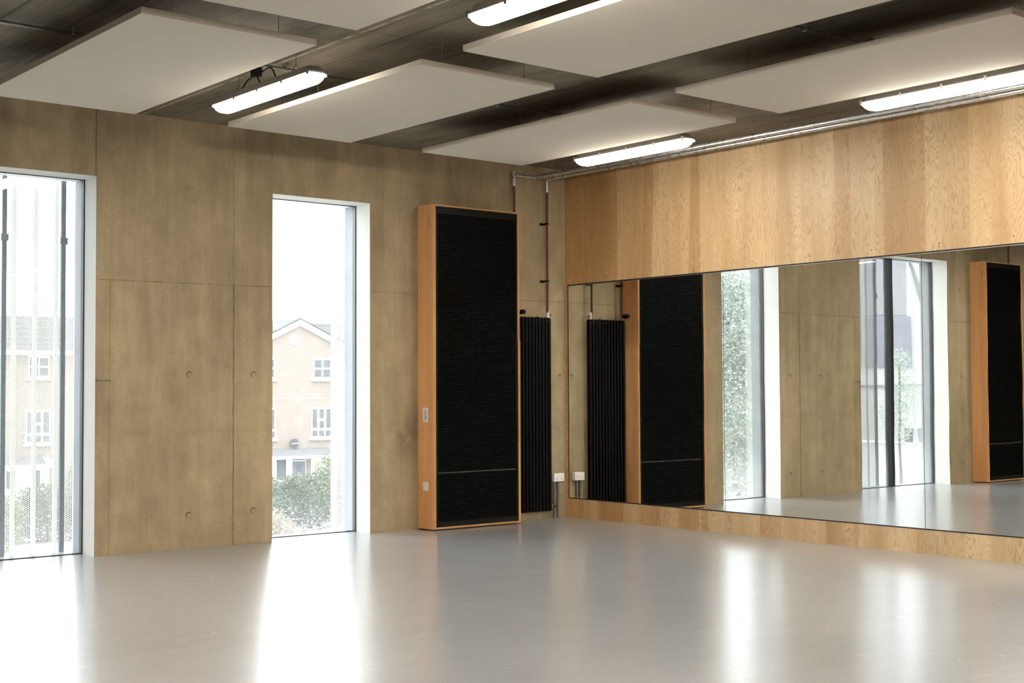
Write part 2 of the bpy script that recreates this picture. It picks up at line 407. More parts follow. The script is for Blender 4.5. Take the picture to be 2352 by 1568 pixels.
def brick(name, c1, c2, mortar, rot=(R(90),0,0)):
    t = NT(name); v = t.coord()
    mp = t.n('ShaderNodeMapping'); t.link(v, mp.inputs['Vector']); mp.inputs['Rotation'].default_value = rot
    b = t.n('ShaderNodeTexBrick'); t.link(mp.outputs[0], b.inputs['Vector']); b.inputs['Scale'].default_value = 1.0
    b.inputs['Brick Width'].default_value = .23; b.inputs['Row Height'].default_value = .078; b.inputs['Mortar Size'].default_value = .012
    b.inputs['Color1'].default_value = (*c1,1); b.inputs['Color2'].default_value = (*c2,1); b.inputs['Mortar'].default_value = (*mortar,1)
    col = t.mix(t.maprange(t.noise(v, .5, 4), .3, .7, 0, .3), b.outputs['Color'], c1)
    t.set(col, .9, 0, .2); return t.m
M['brick'] = brick('pale_brick', (.205,.173,.149), (.220,.189,.166), (.226,.205,.185))
M['brick_pink'] = brick('pink_brick', (.50,.39,.35), (.54,.44,.40), (.55,.48,.45))
def roof_mat():
    t = NT('roof_tiles'); v = t.coord(); X, Y, Z = t.xyz(v)
    l = t.M('LESS_THAN', t.M('FRACT', t.M('MULTIPLY', Z, 3.6)), .3)
    n = t.noise(v, 3, 4)
    col = t.mix(t.M('MULTIPLY', l, .75), t.mix(n, (.060,.062,.063), (.068,.070,.071)), (.046,.049,.051))
    t.set(col, .9, 0, .2); return t.m
M['roof'] = roof_mat()
M['lead'] = simple('pale_lead', (.115,.12,.125), .7)
M['white_trim'] = simple('white_trim', (.9,.9,.9), .6)
M['render_white'] = simple('white_render', (.78,.79,.80), .8)
M['lavender'] = simple('lavender_cladding', (.31,.318,.385), .6)
M['lavender_pale'] = simple('pale_lavender_cladding', (.41,.395,.43), .6)
M['house_pane'] = simple('house_pane', (.098,.106,.112), .5, 0, .2, .4, 3)
M['house_door'] = simple('dark_door', (.11,.12,.15), .5, 0, .4, .4, 8)
M['dish'] = simple('grey_dish', (.055,.057,.06), .7)
M['blue_bin'] = simple('blue_bin', (.10,.15,.24), .6)
M['grey_bin'] = simple('grey_bin', (.10,.105,.12), .6)
M['ground'] = simple('pale_ground', (.34,.345,.33), .95, 0, .1, .35, 2)
def leaf(name, a, b):
    t = NT(name); v = t.coord(); f = t.noise(v, 1.6, 4); g = t.noise(v, 14, 2)
    c = t.mix(t.maprange(t.M('ADD', t.M('MULTIPLY', f, .6), t.M('MULTIPLY', g, .4)), .35, .65, 0, 1), a, b)
    t.set(c, .7, 0, .2); return t.m
M['leaf'] = leaf('hedge_leaf', (.030,.048,.028), (.105,.135,.080))
M['leaf_light'] = leaf('bright_leaf', (.10,.13,.07), (.22,.25,.165))
M['leaf_dry'] = leaf('dry_leaf', (.19,.165,.115), (.32,.285,.21))
M['leaf_pale'] = leaf('pale_leaf', (.44,.50,.44), (.68,.74,.67))
M['bark'] = simple('bark', (.17,.13,.1), .9)
M['skin'] = simple('skin', (.26,.185,.15), .7)
M['white_cloth'] = simple('white_cloth', (.36,.37,.38), .9)
M['dark_cloth'] = simple('dark_cloth', (.07,.08,.11), .9)

# ------------------------------------------------------------------ the room
H = 3.875                      # ceiling height
XL, YF = -14.0, -15.0          # left wall, wall behind the camera
W1 = (-7.574, -5.439); W2 = (-3.710, -2.609); HW = 3.284; TH = .46

MB().box(XL-.3, .3, YF-.3, TH, -.3, 0).build('floor', M['floor'])['kind'] = 'structure'
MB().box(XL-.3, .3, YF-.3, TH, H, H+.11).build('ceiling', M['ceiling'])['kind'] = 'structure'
w = MB()
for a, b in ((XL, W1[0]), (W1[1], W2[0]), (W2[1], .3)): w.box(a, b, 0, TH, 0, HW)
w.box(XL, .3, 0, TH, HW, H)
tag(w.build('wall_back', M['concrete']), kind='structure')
w = MB().box(.02, .3, YF, 0, 0, H)
tag(w.build('wall_right', M['concrete_plain']), kind='structure')
tag(MB().box(XL-.3, .3, YF-.3, YF, 0, H).build('wall_front', M['concrete_plain']), kind='structure')
tag(MB().box(XL-.3, XL, YF, TH, 0, H).build('wall_left', M['concrete_plain']), kind='structure')

# plywood lining of the mirror wall
ZM0, ZM1, YM0 = .217, 2.572, .053
tag(MB().box(0, .02, -9.3, 0, ZM1+.012, H).build('trim_1', M['ply_wall']), kind='structure')
tag(MB().box(0, .02, -9.3, 0, 0, ZM0-.010).build('baseboard_right', M['ply_base']), kind='structure')
tag(MB().box(0, .02, -(YM0-.010), 0, ZM0-.010, ZM1+.012).build('trim_2', M['ply_edge']), kind='structure')
tag(MB().box(0, .02, -9.3, -6.87, ZM0-.010, ZM1+.012).build('trim_3', M['ply_wall']), kind='structure')
w = MB()
for k in range(14):            # small screw heads along the lower edge of the lining
    y = -.66 - k*.685
    w.lathe((-.0008, y, ZM1+.07), [(.0055,-.0004),(.0055,.001)], 'x', 8)
tag(w.build('trim_4', M['gap']), kind='structure')

# mirrors
joints = (YM0, 2.338, 4.592, 6.86)
mlab = ('tall wall mirror panel in the corner, reflecting the black radiator',
        'middle wall mirror panel reflecting the concrete pier between the windows',
        'wall mirror panel at the right edge, reflecting the far plywood cabinet')
for i in range(3):
    y1, y0 = -joints[i], -joints[i+1]
    t = thing('wall_mirror', mlab[i], 'mirror', (0, y1, ZM0), group='mirror panels set in the plywood wall')
    L = y1-y0; Hm = ZM1-ZM0
    MB().box(0, .006, -L+.0015, -.0015, 0, Hm).build('mirror_glass', M['mirror'], t)
    for a in ((-L, 0, Hm, Hm+.012), (-L, 0, -.010, 0)) + (((0, .010, -.010, Hm+.012),) if i == 0 else ()):
        MB().box(-.002, .012, *a).build('gap_shade_strip', M['gap'], t)  # black strip paints the shade of the gap round the mirror
    MB().box(-.0015, .002, -L, 0, Hm-.005, Hm).build('bevel_strip', M['steel'], t)
    MB().box(-.001, .004, -L-.0018, -L+.0018, 0, Hm).build('joint_strip', M['gap'], t)

# ------------------------------------------------------------------ windows of the far wall
def window(name, x0, x1, mull=None):
    e = tag(bpy.data.objects.new(name, None), kind='structure'); COL.objects.link(e); e.location = (x0, 0, 0)
    d = x1-x0; f = MB()
    f.box(0,.010,.255,.312,0,HW).box(d-.010,d,.255,.312,0,HW).box(.010,d-.010,.275,.300,HW-.006,HW).box(.010,d-.010,.270,.305,0,.008)
    f.build('frame', M['frame'], e)
    cells = [(.010, d-.010)] if mull is None else [(.010, mull-.035-x0), (mull+.035-x0, d-.010)]
    for a, b in cells: MB().box(a, b, .284, .288, .008, HW-.006).build('glass_pane', M['glass'], e)
    if mull is not None: MB().box(mull-.036-x0, mull+.036-x0, .225, .33, .010, HW-.006, .004).build('mullion', M['frame'], e)
    for a, b in ((0,.004), (d-.004,d)): MB().box(a,b,.312,.462,0,HW).build('reveal_lining', M['lining'], e)
    MB().box(.006,d-.006,.312,.50,-.02,.002).build('outer_sill', M['lining'], e)
window('window_1', *W1, mull=-6.50)
window('window_2', *W2)

# perforated facade screens outside
def screen(x0, x1, label, side_return):
    t = thing('perforated_screen', label, 'facade screen', (x0, .535, -.4), group='perforated metal screens outside the windows')
    z1 = HW+1.1; bm = bmesh.new(); uvl = bm.loops.layers.uv.new('sheet')
    prof = [(0.0, 0.0)]; x = 0.0; L = x1-x0; u = [0.0]
    step = ((.045, 0.), (.105, 0.), (.04, .035), (.0, 0.))
    while x < L-.001:
        for dx, dy in ((.045, .0), (.10, .03), (.045, .0)):
            nx = min(L, x+dx); px, py = prof[-1]
            prof.append((nx, dy)); u.append(u[-1]+math.hypot(nx-px, dy-py)); x = nx
            if x >= L-.001: break
    if side_return == 'left': pre = [(0.0, .05)]; prof = pre+prof; u = [-.05]+u
    if side_return == 'right': prof.append((prof[-1][0], .05+prof[-1][1])); u.append(u[-1]+.05)
    va = [bm.verts.new((p[0], p[1], 0)) for p in prof]; vb = [bm.verts.new((p[0], p[1], z1)) for p in prof]
    for i in range(len(prof)-1):
        f = bm.faces.new((va[i], va[i+1], vb[i+1], vb[i]))
        for lp, uvv in zip(f.loops, ((u[i],0),(u[i+1],0),(u[i+1],z1),(u[i],z1))): lp[uvl].uv = uvv
    b = MB(); b.bm.free(); b.bm = bm
    b.build('perforated_sheet', M['perf'], t)
    return t
def posts(t, xs, w=.04):
    for x in xs:
        lx = x - t.location.x
        MB().box(lx-w/2, lx+w/2, -.035, -.006, 0, HW+1.0).build('post', M['post'], t)
        MB().box(lx-w/2-.012, lx+w/2+.012, -.045, -.036, HW-.16, HW-.10).build('bracket', M['post'], t)
s = screen(-6.54, -3.735, 'folded perforated metal screen outside the left window', None); posts(s, (-6.505, -6.052, -5.53))
screen(-2.705, .3, 'narrow strip of perforated screen at the right edge of the slim window', 'left')
screen(-10.5, -7.565, 'perforated screen beyond the left window, seen only in the mirror', 'right')

# ------------------------------------------------------------------ ceiling rafts
ZR, TR = 3.609, .040
cols = {'a': (-6.804, -5.624), 'b': (-4.805, -3.611), 'c': (-2.822, -1.620)}
rows = {1: (-3.932, -1.192), 2: (-7.10, -4.394)}
def raft(c, r, label):
    (x0, x1), (y0, y1) = cols[c], rows[r]
    t = thing('acoustic_raft', label, 'ceiling panel', (x0, y0, ZR), group='fabric acoustic rafts hung below the ceiling')
    dx, dy = x1-x0, y1-y0
    MB().box(0, dx, 0, dy, 0, .004).build('fabric_face', M['raft'], t)
    MB().box(0, dx, 0, dy, .004, TR, ).build('panel_core', M['raft_edge'], t)
    for i, (x, y) in enumerate(((.22, .06), (dx-.24, .06), (.22, dy-.5), (dx-.24, dy-.5), (.03, dy*.5))):
        MB().tube([(x, y, TR), (x, y, H-ZR-.001)], .0017, 6).build('suspension_wire', M['wire'], t)
    return t
raft('a', 1, 'pale ceiling raft at far left, nearest the left window')
raft('b', 1, 'pale ceiling raft just right of the far left lamp, near the window wall')
raft('c', 1, 'smallest looking ceiling raft, closest to the room corner')
raft('a', 2, 'ceiling raft cut off by the top edge, left of the top lamp')
raft('b', 2, 'large ceiling raft right of the top lamp, cut off at the top')
raft('c', 2, 'ceiling raft at far right, beside the lamp over the mirrors')

# ------------------------------------------------------------------ lamps
def rrect(hx, hy, ch, z):
    """rectangle with chamfered, softened corners"""
    p = []
    for sx, sy, a0 in ((1,1,0),(-1,1,90),(-1,-1,180),(1,-1,270)):
        for k in range(5):
            a = R(a0+90*k/4); p.append(((hx-ch)*sx+ch*math.cos(a), (hy-ch)*sy+ch*math.sin(a), z))
    return p
ZLAMP = 3.600
def lamp(x, y, label):
    t = thing('ceiling_light', label, 'ceiling light', (x, y, ZLAMP), group='long enclosed lamps hung below the ceiling')
    hx, hy = .076, .725
    MB().loft([rrect(hx,hy,.05,0), rrect(hx,hy,.05,-.010), rrect(hx-.004,hy-.006,.05,-.014), rrect(hx-.010,hy-.022,.052,-.036), rrect(hx-.024,hy-.05,.05,-.054), rrect(hx-.045,hy-.085,.034,-.062)]).build('diffuser', M['diffuser'], t, smooth=True)
    MB().loft([rrect(hx-.001,hy-.002,.05,.001), rrect(hx-.001,hy-.002,.05,.014), rrect(hx-.012,hy-.02,.048,.030), rrect(hx-.018,hy-.03,.045,.052), rrect(hx-.03,hy-.05,.04,.058)]).build('housing', M['housing'], t, smooth=True)
    for sy in (-.70, -.35, 0, .35, .70):
        for sx in (-1, 1):
            MB().box(sx*hx-.005, sx*hx+.005, sy-.012, sy+.012, -.016, .022, .002).build('clip', M['steel'], t)
    for sy in (-.42, .42):
        MB().tube([(-.03, sy, .055), (-.018, sy, .085), (0, sy, .115), (0, sy, H-ZLAMP-.001)], .0018, 6).tube([(.03, sy, .055), (.018, sy, .085), (0, sy, .115)], .0018, 6).build('suspension_wire', M['wire'], t)
    return t
lamp(-5.242, -2.61, 'lit white strip lamp over the left of the room, with black cables above')
lamp(-1.405, -2.50, 'lit white strip lamp above the mirror corner, beside the silver pipes')
lamp(-5.250, -5.815, 'lit white strip lamp cut off by the top edge of the photo')
lamp(-1.405, -5.765, 'lit white strip lamp at the right edge, over the mirrors')

# ------------------------------------------------------------------ conduits and cables at the ceiling
def conduit(y, x0, x1, saddles, label):
    z = H-.0445
    t = thing('cable_conduit', label, 'conduit', (x0, y, z), group='steel conduits crossing the ceiling')
    L = x1-x0
    MB().tube([(0,0,0), (L,0,0)], .0125, 12).build('tube', M['conduit'], t, smooth=True)
    for s in saddles:
        l = s-x0
        MB().box(l-.01, l+.01, -.032, .032, .030, .043).box(l-.009, l+.009, -.018, .018, -.016, .033, .006).lathe((l, .026, .010), [(.005,-.004),(.005,.02)], 'z', 8).build('saddle', M['steel'], t)
    return t
conduit(-2.43, -13.5, -1.60, (-8.2, -6.62, -4.98, -2.92, -2.0), 'steel conduit crossing the ceiling near the window wall')
conduit(-5.60, -13.5, -1.60, (-8.2, -6.62, -4.98, -2.83, -2.1), 'steel conduit high between the two right hand rafts of the nearer row')
t = thing('junction_box', 'black ceiling box with three looping cables above the left lamp', 'junction box', (-5.21, -2.40, 3.79))
MB().lathe((0,0,0), [(.03,-.05),(.042,-.045),(.045,0),(.045,.022)], 'z', 16).build('box_body', M['cable'], t, smooth=True)
for ends in (((.0,.03,-.03), (-.01,.12,-.055), (-.02,.165,-.10), (-.022,.178,-.13)), ((0,-.02,-.04), (-.01,-.05,-.07), (-.015,-.09,-.11), (-.02,-.12,-.127)), ((.02,-.03,-.02), (.02,-.14,-.0), (.0,-.24,-.03), (-.02,-.31,-.085), (-.022,-.34,-.125))):
    c = [Vector(p) for p in ends]; pts = []
    for i in range(len(c)-1):
        p0 = c[max(0,i-1)]; p1 = c[i]; p2 = c[i+1]; p3 = c[min(len(c)-1,i+2)]
        for k in range(6):
            q = k/6; pts.append(.5*((2*p1)+(p2-p0)*q+(2*p0-5*p1+4*p2-p3)*q*q+(3*p1-p0-3*p2+p3)*q**3))
    pts.append(c[-1]); MB().tube(pts, .006, 8).build('cable', M['cable'], t, smooth=True)

# ------------------------------------------------------------------ heating pipes
ZP = 3.735
def pipe_run(x, z, label):
    t = thing('heating_pipe', label, 'pipe', (x, -.05, z), group='foil lagged heating pipes above the plywood wall')
    MB().tube([(0, -.03, 0), (0, -1.2, 0), (0, -3, 0), (0, -9.2, 0)], .023, 16).build('lagging', M['foil'], t, smooth=True)
    for y in (-.34, -3.12, -5.9, -8.6):
        MB().tube([(0, y, .02), (0, y, H-z-.001)], .004, 8).build('hanger_rod', M['steel'], t)
        MB().lathe((0, y, 0), [(.029,-.013),(.029,.013)], 'y', 16).build('clip', M['steel'], t)
    return t
p1 = pipe_run(-.50, ZP, 'outer of two silver lagged pipes along the top of the plywood wall')
p2 = pipe_run(-.338, ZP, 'inner of two silver lagged pipes, closer to the plywood wall')
def riser(x, ztop, zbot, label, elbow):
    t = thing('riser_pipe', label, 'pipe', (x, -.08, zbot), group='copper heating risers on the concrete wall')
    h = ztop-zbot
    MB().tube([(0,0,0), (0,0,h-.13)], .0135, 12).build('tube', M['copper'], t, smooth=True)
    f = MB().tube([(0,0,h-.13), (0,0,h-.02)], .021, 12)
    if elbow == 'tee':
        f.tube([(0,0,h-.04), (0,0,h+.03)], .024, 12)
        f.build('lagged_elbow', M['foil'], t, smooth=True)
        MB().tube([(.015,0,h-.012), (.13,0,h-.012), (.285,0,h-.012)], .019, 12).build('branch', M['foil'], t, smooth=True)
    else:
        f.tube([(0,0,h-.02), (0,-.004,h-.005), (0,-.02,h+.004)], .022, 12)
        f.build('lagged_elbow', M['foil'], t, smooth=True)
    for zz in (3.24-zbot, 2.607-zbot):
        if 0 < zz < h-.2:
            MB().lathe((0,0,zz), [(.021,-.009),(.021,.009)], 'z', 12).box(-.008,.008,.0,.08,zz-.008,zz+.008).box(-.04,.02,.066,.08,zz-.012,zz+.012).build('pipe_clip', M['black'], t)
    return t
riser(-.803, ZP+.012, 2.25, 'dark red copper riser left, going down behind the plywood cabinet', 'tee')
riser(-.332, ZP-.018, 2.262, 'dark red copper riser right, running down to the radiator top', 'elbow')
riser(-9.13, ZP, 3.310, 'copper riser above the far cabinet, seen only in the mirror', 'elbow')

# ------------------------------------------------------------------ radiator
RX0, RX1, RZ0, RZ1 = -.851, -.281, .098, 2.195
t = thing('column_radiator', 'tall black column radiator on the wall in the corner', 'radiator', (RX0, -.094, RZ0))
n = 12; pitch = (RX1-RX0)/n; hh = RZ1-RZ0
for i in range(n):
    x = pitch*(i+.5); m = MB()
    for y in (.014, .048):
        m.tube([(x, y, .03), (x, y, hh-.03)], .0155, 10)
    for z in (.03, hh-.03):
        m.tube([(x, .004, z-.0), (x, .014, z+(.022 if z > 1 else -.022)), (x, .031, z+(.028 if z > 1 else -.028)), (x, .048, z+(.022 if z > 1 else -.022)), (x, .058, z)], [.010,.0165,.0175,.0165,.010], 10)
    m.build('column', M['black_rad'], t, smooth=True)
for z in (.045, hh-.045): MB().tube([(.004, .031, z), (RX1-RX0-.004, .031, z)], .014, 12).build('header', M['black_rad'], t, smooth=True)
MB().lathe((.385, .031, hh-.004), [(.02,0),(.02,.016),(.011,.022)], 'z', 12).build('air_vent', M['black_rad'], t, smooth=True)
for z in (.25, hh-.3): [MB().box(x,x+.02,.055,.093,z-.03,z+.03).build('bracket', M['black_rad'], t) for x in (.1,.44)]
t = thing('radiator_valve', 'small white lockshield valve on top of the radiator, under the right riser', 'valve', (-.320, -.075, RZ1+.012))
MB().lathe((0,0,0), [(.012,0),(.014,.015),(.011,.03),(.014,.055),(.016,.075)], 'z', 12).build('valve_body', M['white_plastic'], t, smooth=True)
MB().lathe((0,-.0,.03), [(.011,.012),(.013,.035),(.008,.05)], 'x', 12).build('valve_cap', M['brass'], t, smooth=True)
t = thing('radiator_valve', 'black thermostatic valve head beside the cabinet, above the radiator', 'valve', (-.80, -.085, 2.25))
MB().lathe((0,0,0), [(.013,-.045),(.015,-.02),(.015,.02)], 'z', 12).build('valve_body', M['brass'], t, smooth=True)
MB().lathe((.02,-.02,0), [(.016,-.01),(.024,-.03),(.026,-.10),(.02,-.115)], 'y', 16).build('valve_head', M['black'], t, smooth=True)
t = thing('radiator_valve', 'small brass valve at the foot of the radiator, by the sockets', 'valve', (-.262, -.062, .135))
MB().lathe((0,0,0), [(.011,-.03),(.016,-.02),(.016,.02),(.010,.03)], 'x', 12).build('valve_body', M['brass'], t, smooth=True)
MB().lathe((.018,-.006,.0), [(.012,.0),(.015,-.02),(.011,-.03)], 'y', 12).build('valve_cap', M['copper'], t, smooth=True)
MB().tube([(.012, .012, 0), (.014, .014, -.05), (.014, .014, -.135)], .0075, 8).build('tail_pipe', M['conduit'], t, smooth=True)

# ------------------------------------------------------------------ cabinets with slatted front
def cabinet(x0, wd, label):
    t = thing('slatted_cabinet', label, 'cabinet', (x0, 0, 0), group='plywood cabinets with black slatted fronts')
    D, Hc, zb = .262, 3.300, .012
    L, Rr, T, B = .040, .026, .016, .020
    MB().box(0, L-.002, -D+.0012, -.001, zb, Hc).build('side_panel', M['ply_cab'], t)
    MB().box(wd-Rr, wd, -D+.0012, -.001, zb, 1.94).box(wd-Rr-.005, wd-.006, -D+.0012, -.001, 1.94, Hc).build('side_panel', M['ply_cab'], t)
    MB().box(0, L-.002, -D, -D+.0012, zb, Hc).build('dimmed_edge_face', M['ply_dimmed'], t)  # thin face added only to carry the darkened ply
    MB().box(wd-Rr, wd, -D, -D+.0012, zb, 1.94).box(wd-Rr-.005, wd-.006, -D, -D+.0012, 1.94, Hc).build('dimmed_edge_face', M['ply_dimmed'], t)
    MB().box(L-.002, wd-Rr, -D+.001, -.001, Hc-T, Hc-.0005).build('top_panel', M['ply_edge'], t)
    MB().box(L-.002, wd-Rr, -D+.001, -.001, zb+.0005, zb+B).build('bottom_panel', M['ply_edge'], t)
    MB().box(.02, wd-.02, -D+.05, -.02, 0, zb).build('plinth', M['gap'], t)
    x1 = wd-Rr-.0005; xa = L-.001; z0 = zb+B; z1 = Hc-T
    f = MB()
    b = .026
    f.box(xa, xa+b, -D+.006, -D+.05, z0, z1).box(x1-b, x1, -D+.006, -D+.05, z0, z1).box(xa+b, x1-b, -D+.006, -D+.05, z1-.075, z1).box(xa+b, x1-b, -D+.006, -D+.05, z0, z0+.055)
    f.build('grille_frame', M['black'], t)
    MB().box(xa+b, x1-b, -D+.06, -D+.064, z0+.05, z1-.05).build('backing', M['gap'], t)
    g = MB(); za, zc = z0+.056, z1-.078; nn = 156; pz = (zc-za)/nn; bright = None
    for i in range(nn):
        z = za+pz*(i+.5)
        pr = [(-D+.014, z-.42*pz), (-D+.010, z-.27*pz), (-D+.010, z+.12*pz), (-D+.015, z+.34*pz), (-D+.030, z+.34*pz), (-D+.030, z-.42*pz)]
        tgt = g
        if i == 24: tgt = MB()
        tgt.prism([(xa+b, p[0], p[1]) for p in pr], (x1-xa-2*b, 0, 0))
        if i == 24: tgt.build('pale_slat', M['grey_slat'], t)
    g.build('slats', M['black_slat'], t)
    w = MB()
    for z in (.08, .45, 1.0, 1.55, 2.1, 2.75, 3.1):
        for y in (-D+.03, -.03):
            w.lathe((-.0006, y, z+(.02 if y < -.1 else 0)), [(.0045,-.0004),(.0045,.001)], 'x', 8)
    w.build('screws', M['gap'], t)
    return t
CX0 = -2.026
cabinet(CX0, 1.147, 'tall plywood cabinet with black slatted front between window and corner')
cabinet(-9.20, 1.03, 'second slatted cabinet beyond the left window, seen only in the mirror')

# switch plates on the cabinet side
t = thing('socket_outlet', 'upright white double socket plate on the plywood cabinet side', 'socket', (CX0, -.136, 1.163))
MB().box(-.009, -.0006, -.043, .043, -.073, .073, .003).build('plate', M['white_plastic'], t)
for zz in (-.026, .026):
    MB().tube(arc((-.011, .004, zz), .019, 95, 285, 10), .0026, 6).build('socket_ring', M['dark_plastic'], t, smooth=True)
    for dy, dz in ((-.012, .0), (.0, -.004), (.002, .008)): MB().box(-.0098,-.0088, dy-.003, dy+.003, zz+dz-.0015, zz+dz+.0015).build('socket_slot', M['dark_plastic'], t)
for zz in (-.061, .061): MB().lathe((-.0094, 0, zz), [(.003,-.0005),(.003,.0005)], 'x', 8).build('screw', M['steel'], t)
t = thing('blank_plate', 'small blank white plate low on the plywood cabinet side', 'wall plate', (CX0, -.140, .443))
MB().box(-.009, -.0006, -.045, .045, -.0425, .0425, .003).build('plate', M['white_plastic'], t)
for yy in (-.03, .03): MB().lathe((-.0094, yy, 0), [(.003,-.0005),(.003,.0005)], 'x', 8).build('screw', M['steel'], t)

# double socket in the corner with its conduits
t = thing('socket_outlet', 'white double socket box on the concrete in the corner by the radiator', 'socket', (-.152, 0, .446))
MB().box(-.073, .073, -.046, -.0005, -.045, .045, .004).build('back_box', M['white_plastic'], t)
MB().box(-.074, .074, -.058, -.0465, -.0455, .0455, .003).build('plate', M['white_plastic'], t)
for cx in (-.036, .036):
    for dx, dz in ((0,.006), (-.011,-.017), (.011,-.017)): MB().box(cx+dx-.003, cx+dx+.003, -.0592, -.0585, dz-.004, dz+.004).build('socket_slot', M['dark_plastic'], t)
for sx in (-.012, .012): MB().box(sx-.009, sx+.009, -.0605, -.0585, .010, .022, .001).build('rocker', M['white_plastic'], t)
for i, (dx, lab) in enumerate(((-.025, 'left of two short steel conduits running down from the corner socket'), (.032, 'right of two short steel conduits running down from the corner socket'))):
    c = thing('socket_conduit', lab, 'conduit', (-.152+dx-.02, -.022, 0), group='conduits below the corner socket')
    MB().tube([(0,0,0), (0,0,.39)], .0125, 12).tube([(0,0,.37), (0,0,.4)], .014, 12).build('tube', M['conduit'], c, smooth=True)
    MB().box(-.02, .02, .012, .021, .188, .206).box(-.0125, .0125, -.013, .014, .19, .204, .003).build('saddle', M['steel'], c)

# ------------------------------------------------------------------ outside
GZ = -3.5
tag(MB().box(-95, 75, 1.2, 110, GZ-.2, GZ).build('ground', M['ground']), kind='structure')

e = Vector((17.5, -1.93, 0)).normalized(); rz = math.atan2(e.y, e.x)
H0 = Vector((11.8, 52.28, 0))
hs = thing('terraced_house', 'pale brick terraced house with white gable across the street', 'house', H0, rz)
# local frame: x = along facade, -y = towards the studio
MB().box(-22, 28, 0.0, 9, GZ, 3.35).build('wall', M['brick'], hs)
MB().prism([(-22.3,-.2,3.25), (-22.3,4.5,5.2), (-22.3,9.4,3.2)], (50.6,0,0)).build('roof', M['roof'], hs)
for a, b in ((-22.3, 10.7), (18.8, 28.3)): MB().box(a, b, -.42, -.3, 3.12, 3.34).build('gutter', M['white_trim'], hs)
gx, gw = 14.75, 3.7
MB().prism([(gx-gw,-.25,GZ), (gx+gw,-.25,GZ), (gx+gw,-.25,3.25), (gx,-.25,4.85), (gx-gw,-.25,3.25)], (0,1.2,0)).build('gable_wall', M['brick'], hs)
MB().prism([(gx-gw-.35,-.40,3.17), (gx,-.40,5.13), (gx+gw+.35,-.40,3.17), (gx+gw+.35,-.40,2.86), (gx,-.40,4.80), (gx-gw-.35,-.40,2.86)], (0,.12,0)).build('barge_board', M['white_trim'], hs)
MB().prism([(gx-gw-.4,-.42,3.19), (gx,-.42,5.20), (gx+gw+.4,-.42,3.19), (gx+gw+.4,-.42,3.12), (gx,-.42,5.13), (gx-gw-.4,-.42,3.12)], (0,4.5,0)).build('gable_roof', M['roof'], hs)
MB().lathe((gx-.28, -.25, 4.06), [(.31,-.03),(.31,.02)], 'y', 24).build('round_vent', M['white_trim'], hs)
MB().box(gx-gw, gx+gw, -.262, -.25, .96, 1.01).build('string_course', M['brick_pink'], hs)
def hwin(x0, x1, z0, z1, y, kind):
    wn = MB().box(x0, x1, y-.03, y+.02, z0, z1).build('window', M['white_trim'], hs)
    wx = x1-x0; wz = z1-z0
    if kind == 4: cells = [(.08,.46,.10,.46),(.54,.92,.10,.46),(.08,.46,.54,.90),(.54,.92,.54,.90)]
    else: cells = [(.06,.28,.32,.94),(.39,.61,.64,.94),(.39,.61,.32,.55),(.72,.94,.32,.94),(.05,.30,.05,.24),(.37,.63,.05,.24),(.70,.95,.05,.24)]
    p = MB()
    for a, b, c, d in cells: p.box(x0+a*wx, x0+b*wx, y-.034, y-.031, z0+c*wz, z0+d*wz)
    p.build('pane', M['house_pane'], wn)
    MB().box(x0-.10, x1+.10, y-.12, y, z0-.11, z0-.03).build('sill', M['white_trim'], wn)
for x in (1.05, -2.4, -6.5, 5.2, 8.6, 20.5, 24):
    hwin(x, x+1.0, 2.05, 3.10, 0, 4); hwin(x-.1, x+1.05, -1.04, .54, 0, 7)
hwin(15.52, 16.60, 2.0, 3.12, -.25, 4); hwin(15.42, 16.61, -1.09, .52, -.25, 7); hwin(12.25, 13.42, -1.09, .52, -.25, 7); hwin(12.3, 13.4, 2.0, 3.12, -.25, 4)
MB().lathe((14.41, -.42, -1.33), [(.03,.14),(.12,.12),(.23,.03),(.235,.0)], 'y', 20).build('satellite_dish', M['dish'], hs)
MB().box(14.2, 14.6, -.52, -.50, -1.36, -1.32).build('dish_arm', M['white_trim'], hs)
for x0, x1, y in ((11.9, 16.75, -.25), (-1.2, 2.06, 0)):
    MB().prism([(x0, y, -1.68), (x0, y-1.1, -1.98), (x0, y-1.1, -2.10), (x0, y, -2.06)], (x1-x0, 0, 0)).build('porch_canopy', M['white_trim'], hs)
    MB().prism([(x0+.05, y, -1.60), (x0+.05, y-1.0, -1.92), (x0+.05, y-1.0, -1.97), (x0+.05, y, -1.67)], (x1-x0-.4, 0, 0)).build('canopy_roof', M['lead'], hs)
MB().box(11.9, 16.3, -.30, -.25, GZ, -2.1).build('porch_wall', M['white_trim'], hs)
MB().box(14.34, 15.05, -.34, -.30, GZ, -2.28).build('door', M['house_door'], hs)
MB().box(14.57, 14.82, -.346, -.340, -2.85, -2.45).build('door_glass', M['house_pane'], hs)
MB().box(14.34, 15.05, -.34, -.30, -2.22, -2.12).build('fanlight', M['house_pane'], hs)
MB().box(13.46, 13.97, -.34, -.30, GZ+.3, -2.12).build('hall_window', M['house_pane'], hs)
MB().box(15.10, 15.38, -.33, -.30, GZ, -2.12).build('side_light', M['brick'], hs)
MB().box(-.1, 2.06, -.05, 0, GZ, -2.1).build('porch_wall', M['white_trim'], hs)
for a, b in ((.1,.5), (1.45,1.62)): MB().box(a, b, -.07, -.05, -3.1, -2.28).build('hall_window', M['house_pane'], hs)
MB().box(2.0, 2.12, -1.1, -.98, GZ, -2.1).build('porch_post', M['white_trim'], hs)

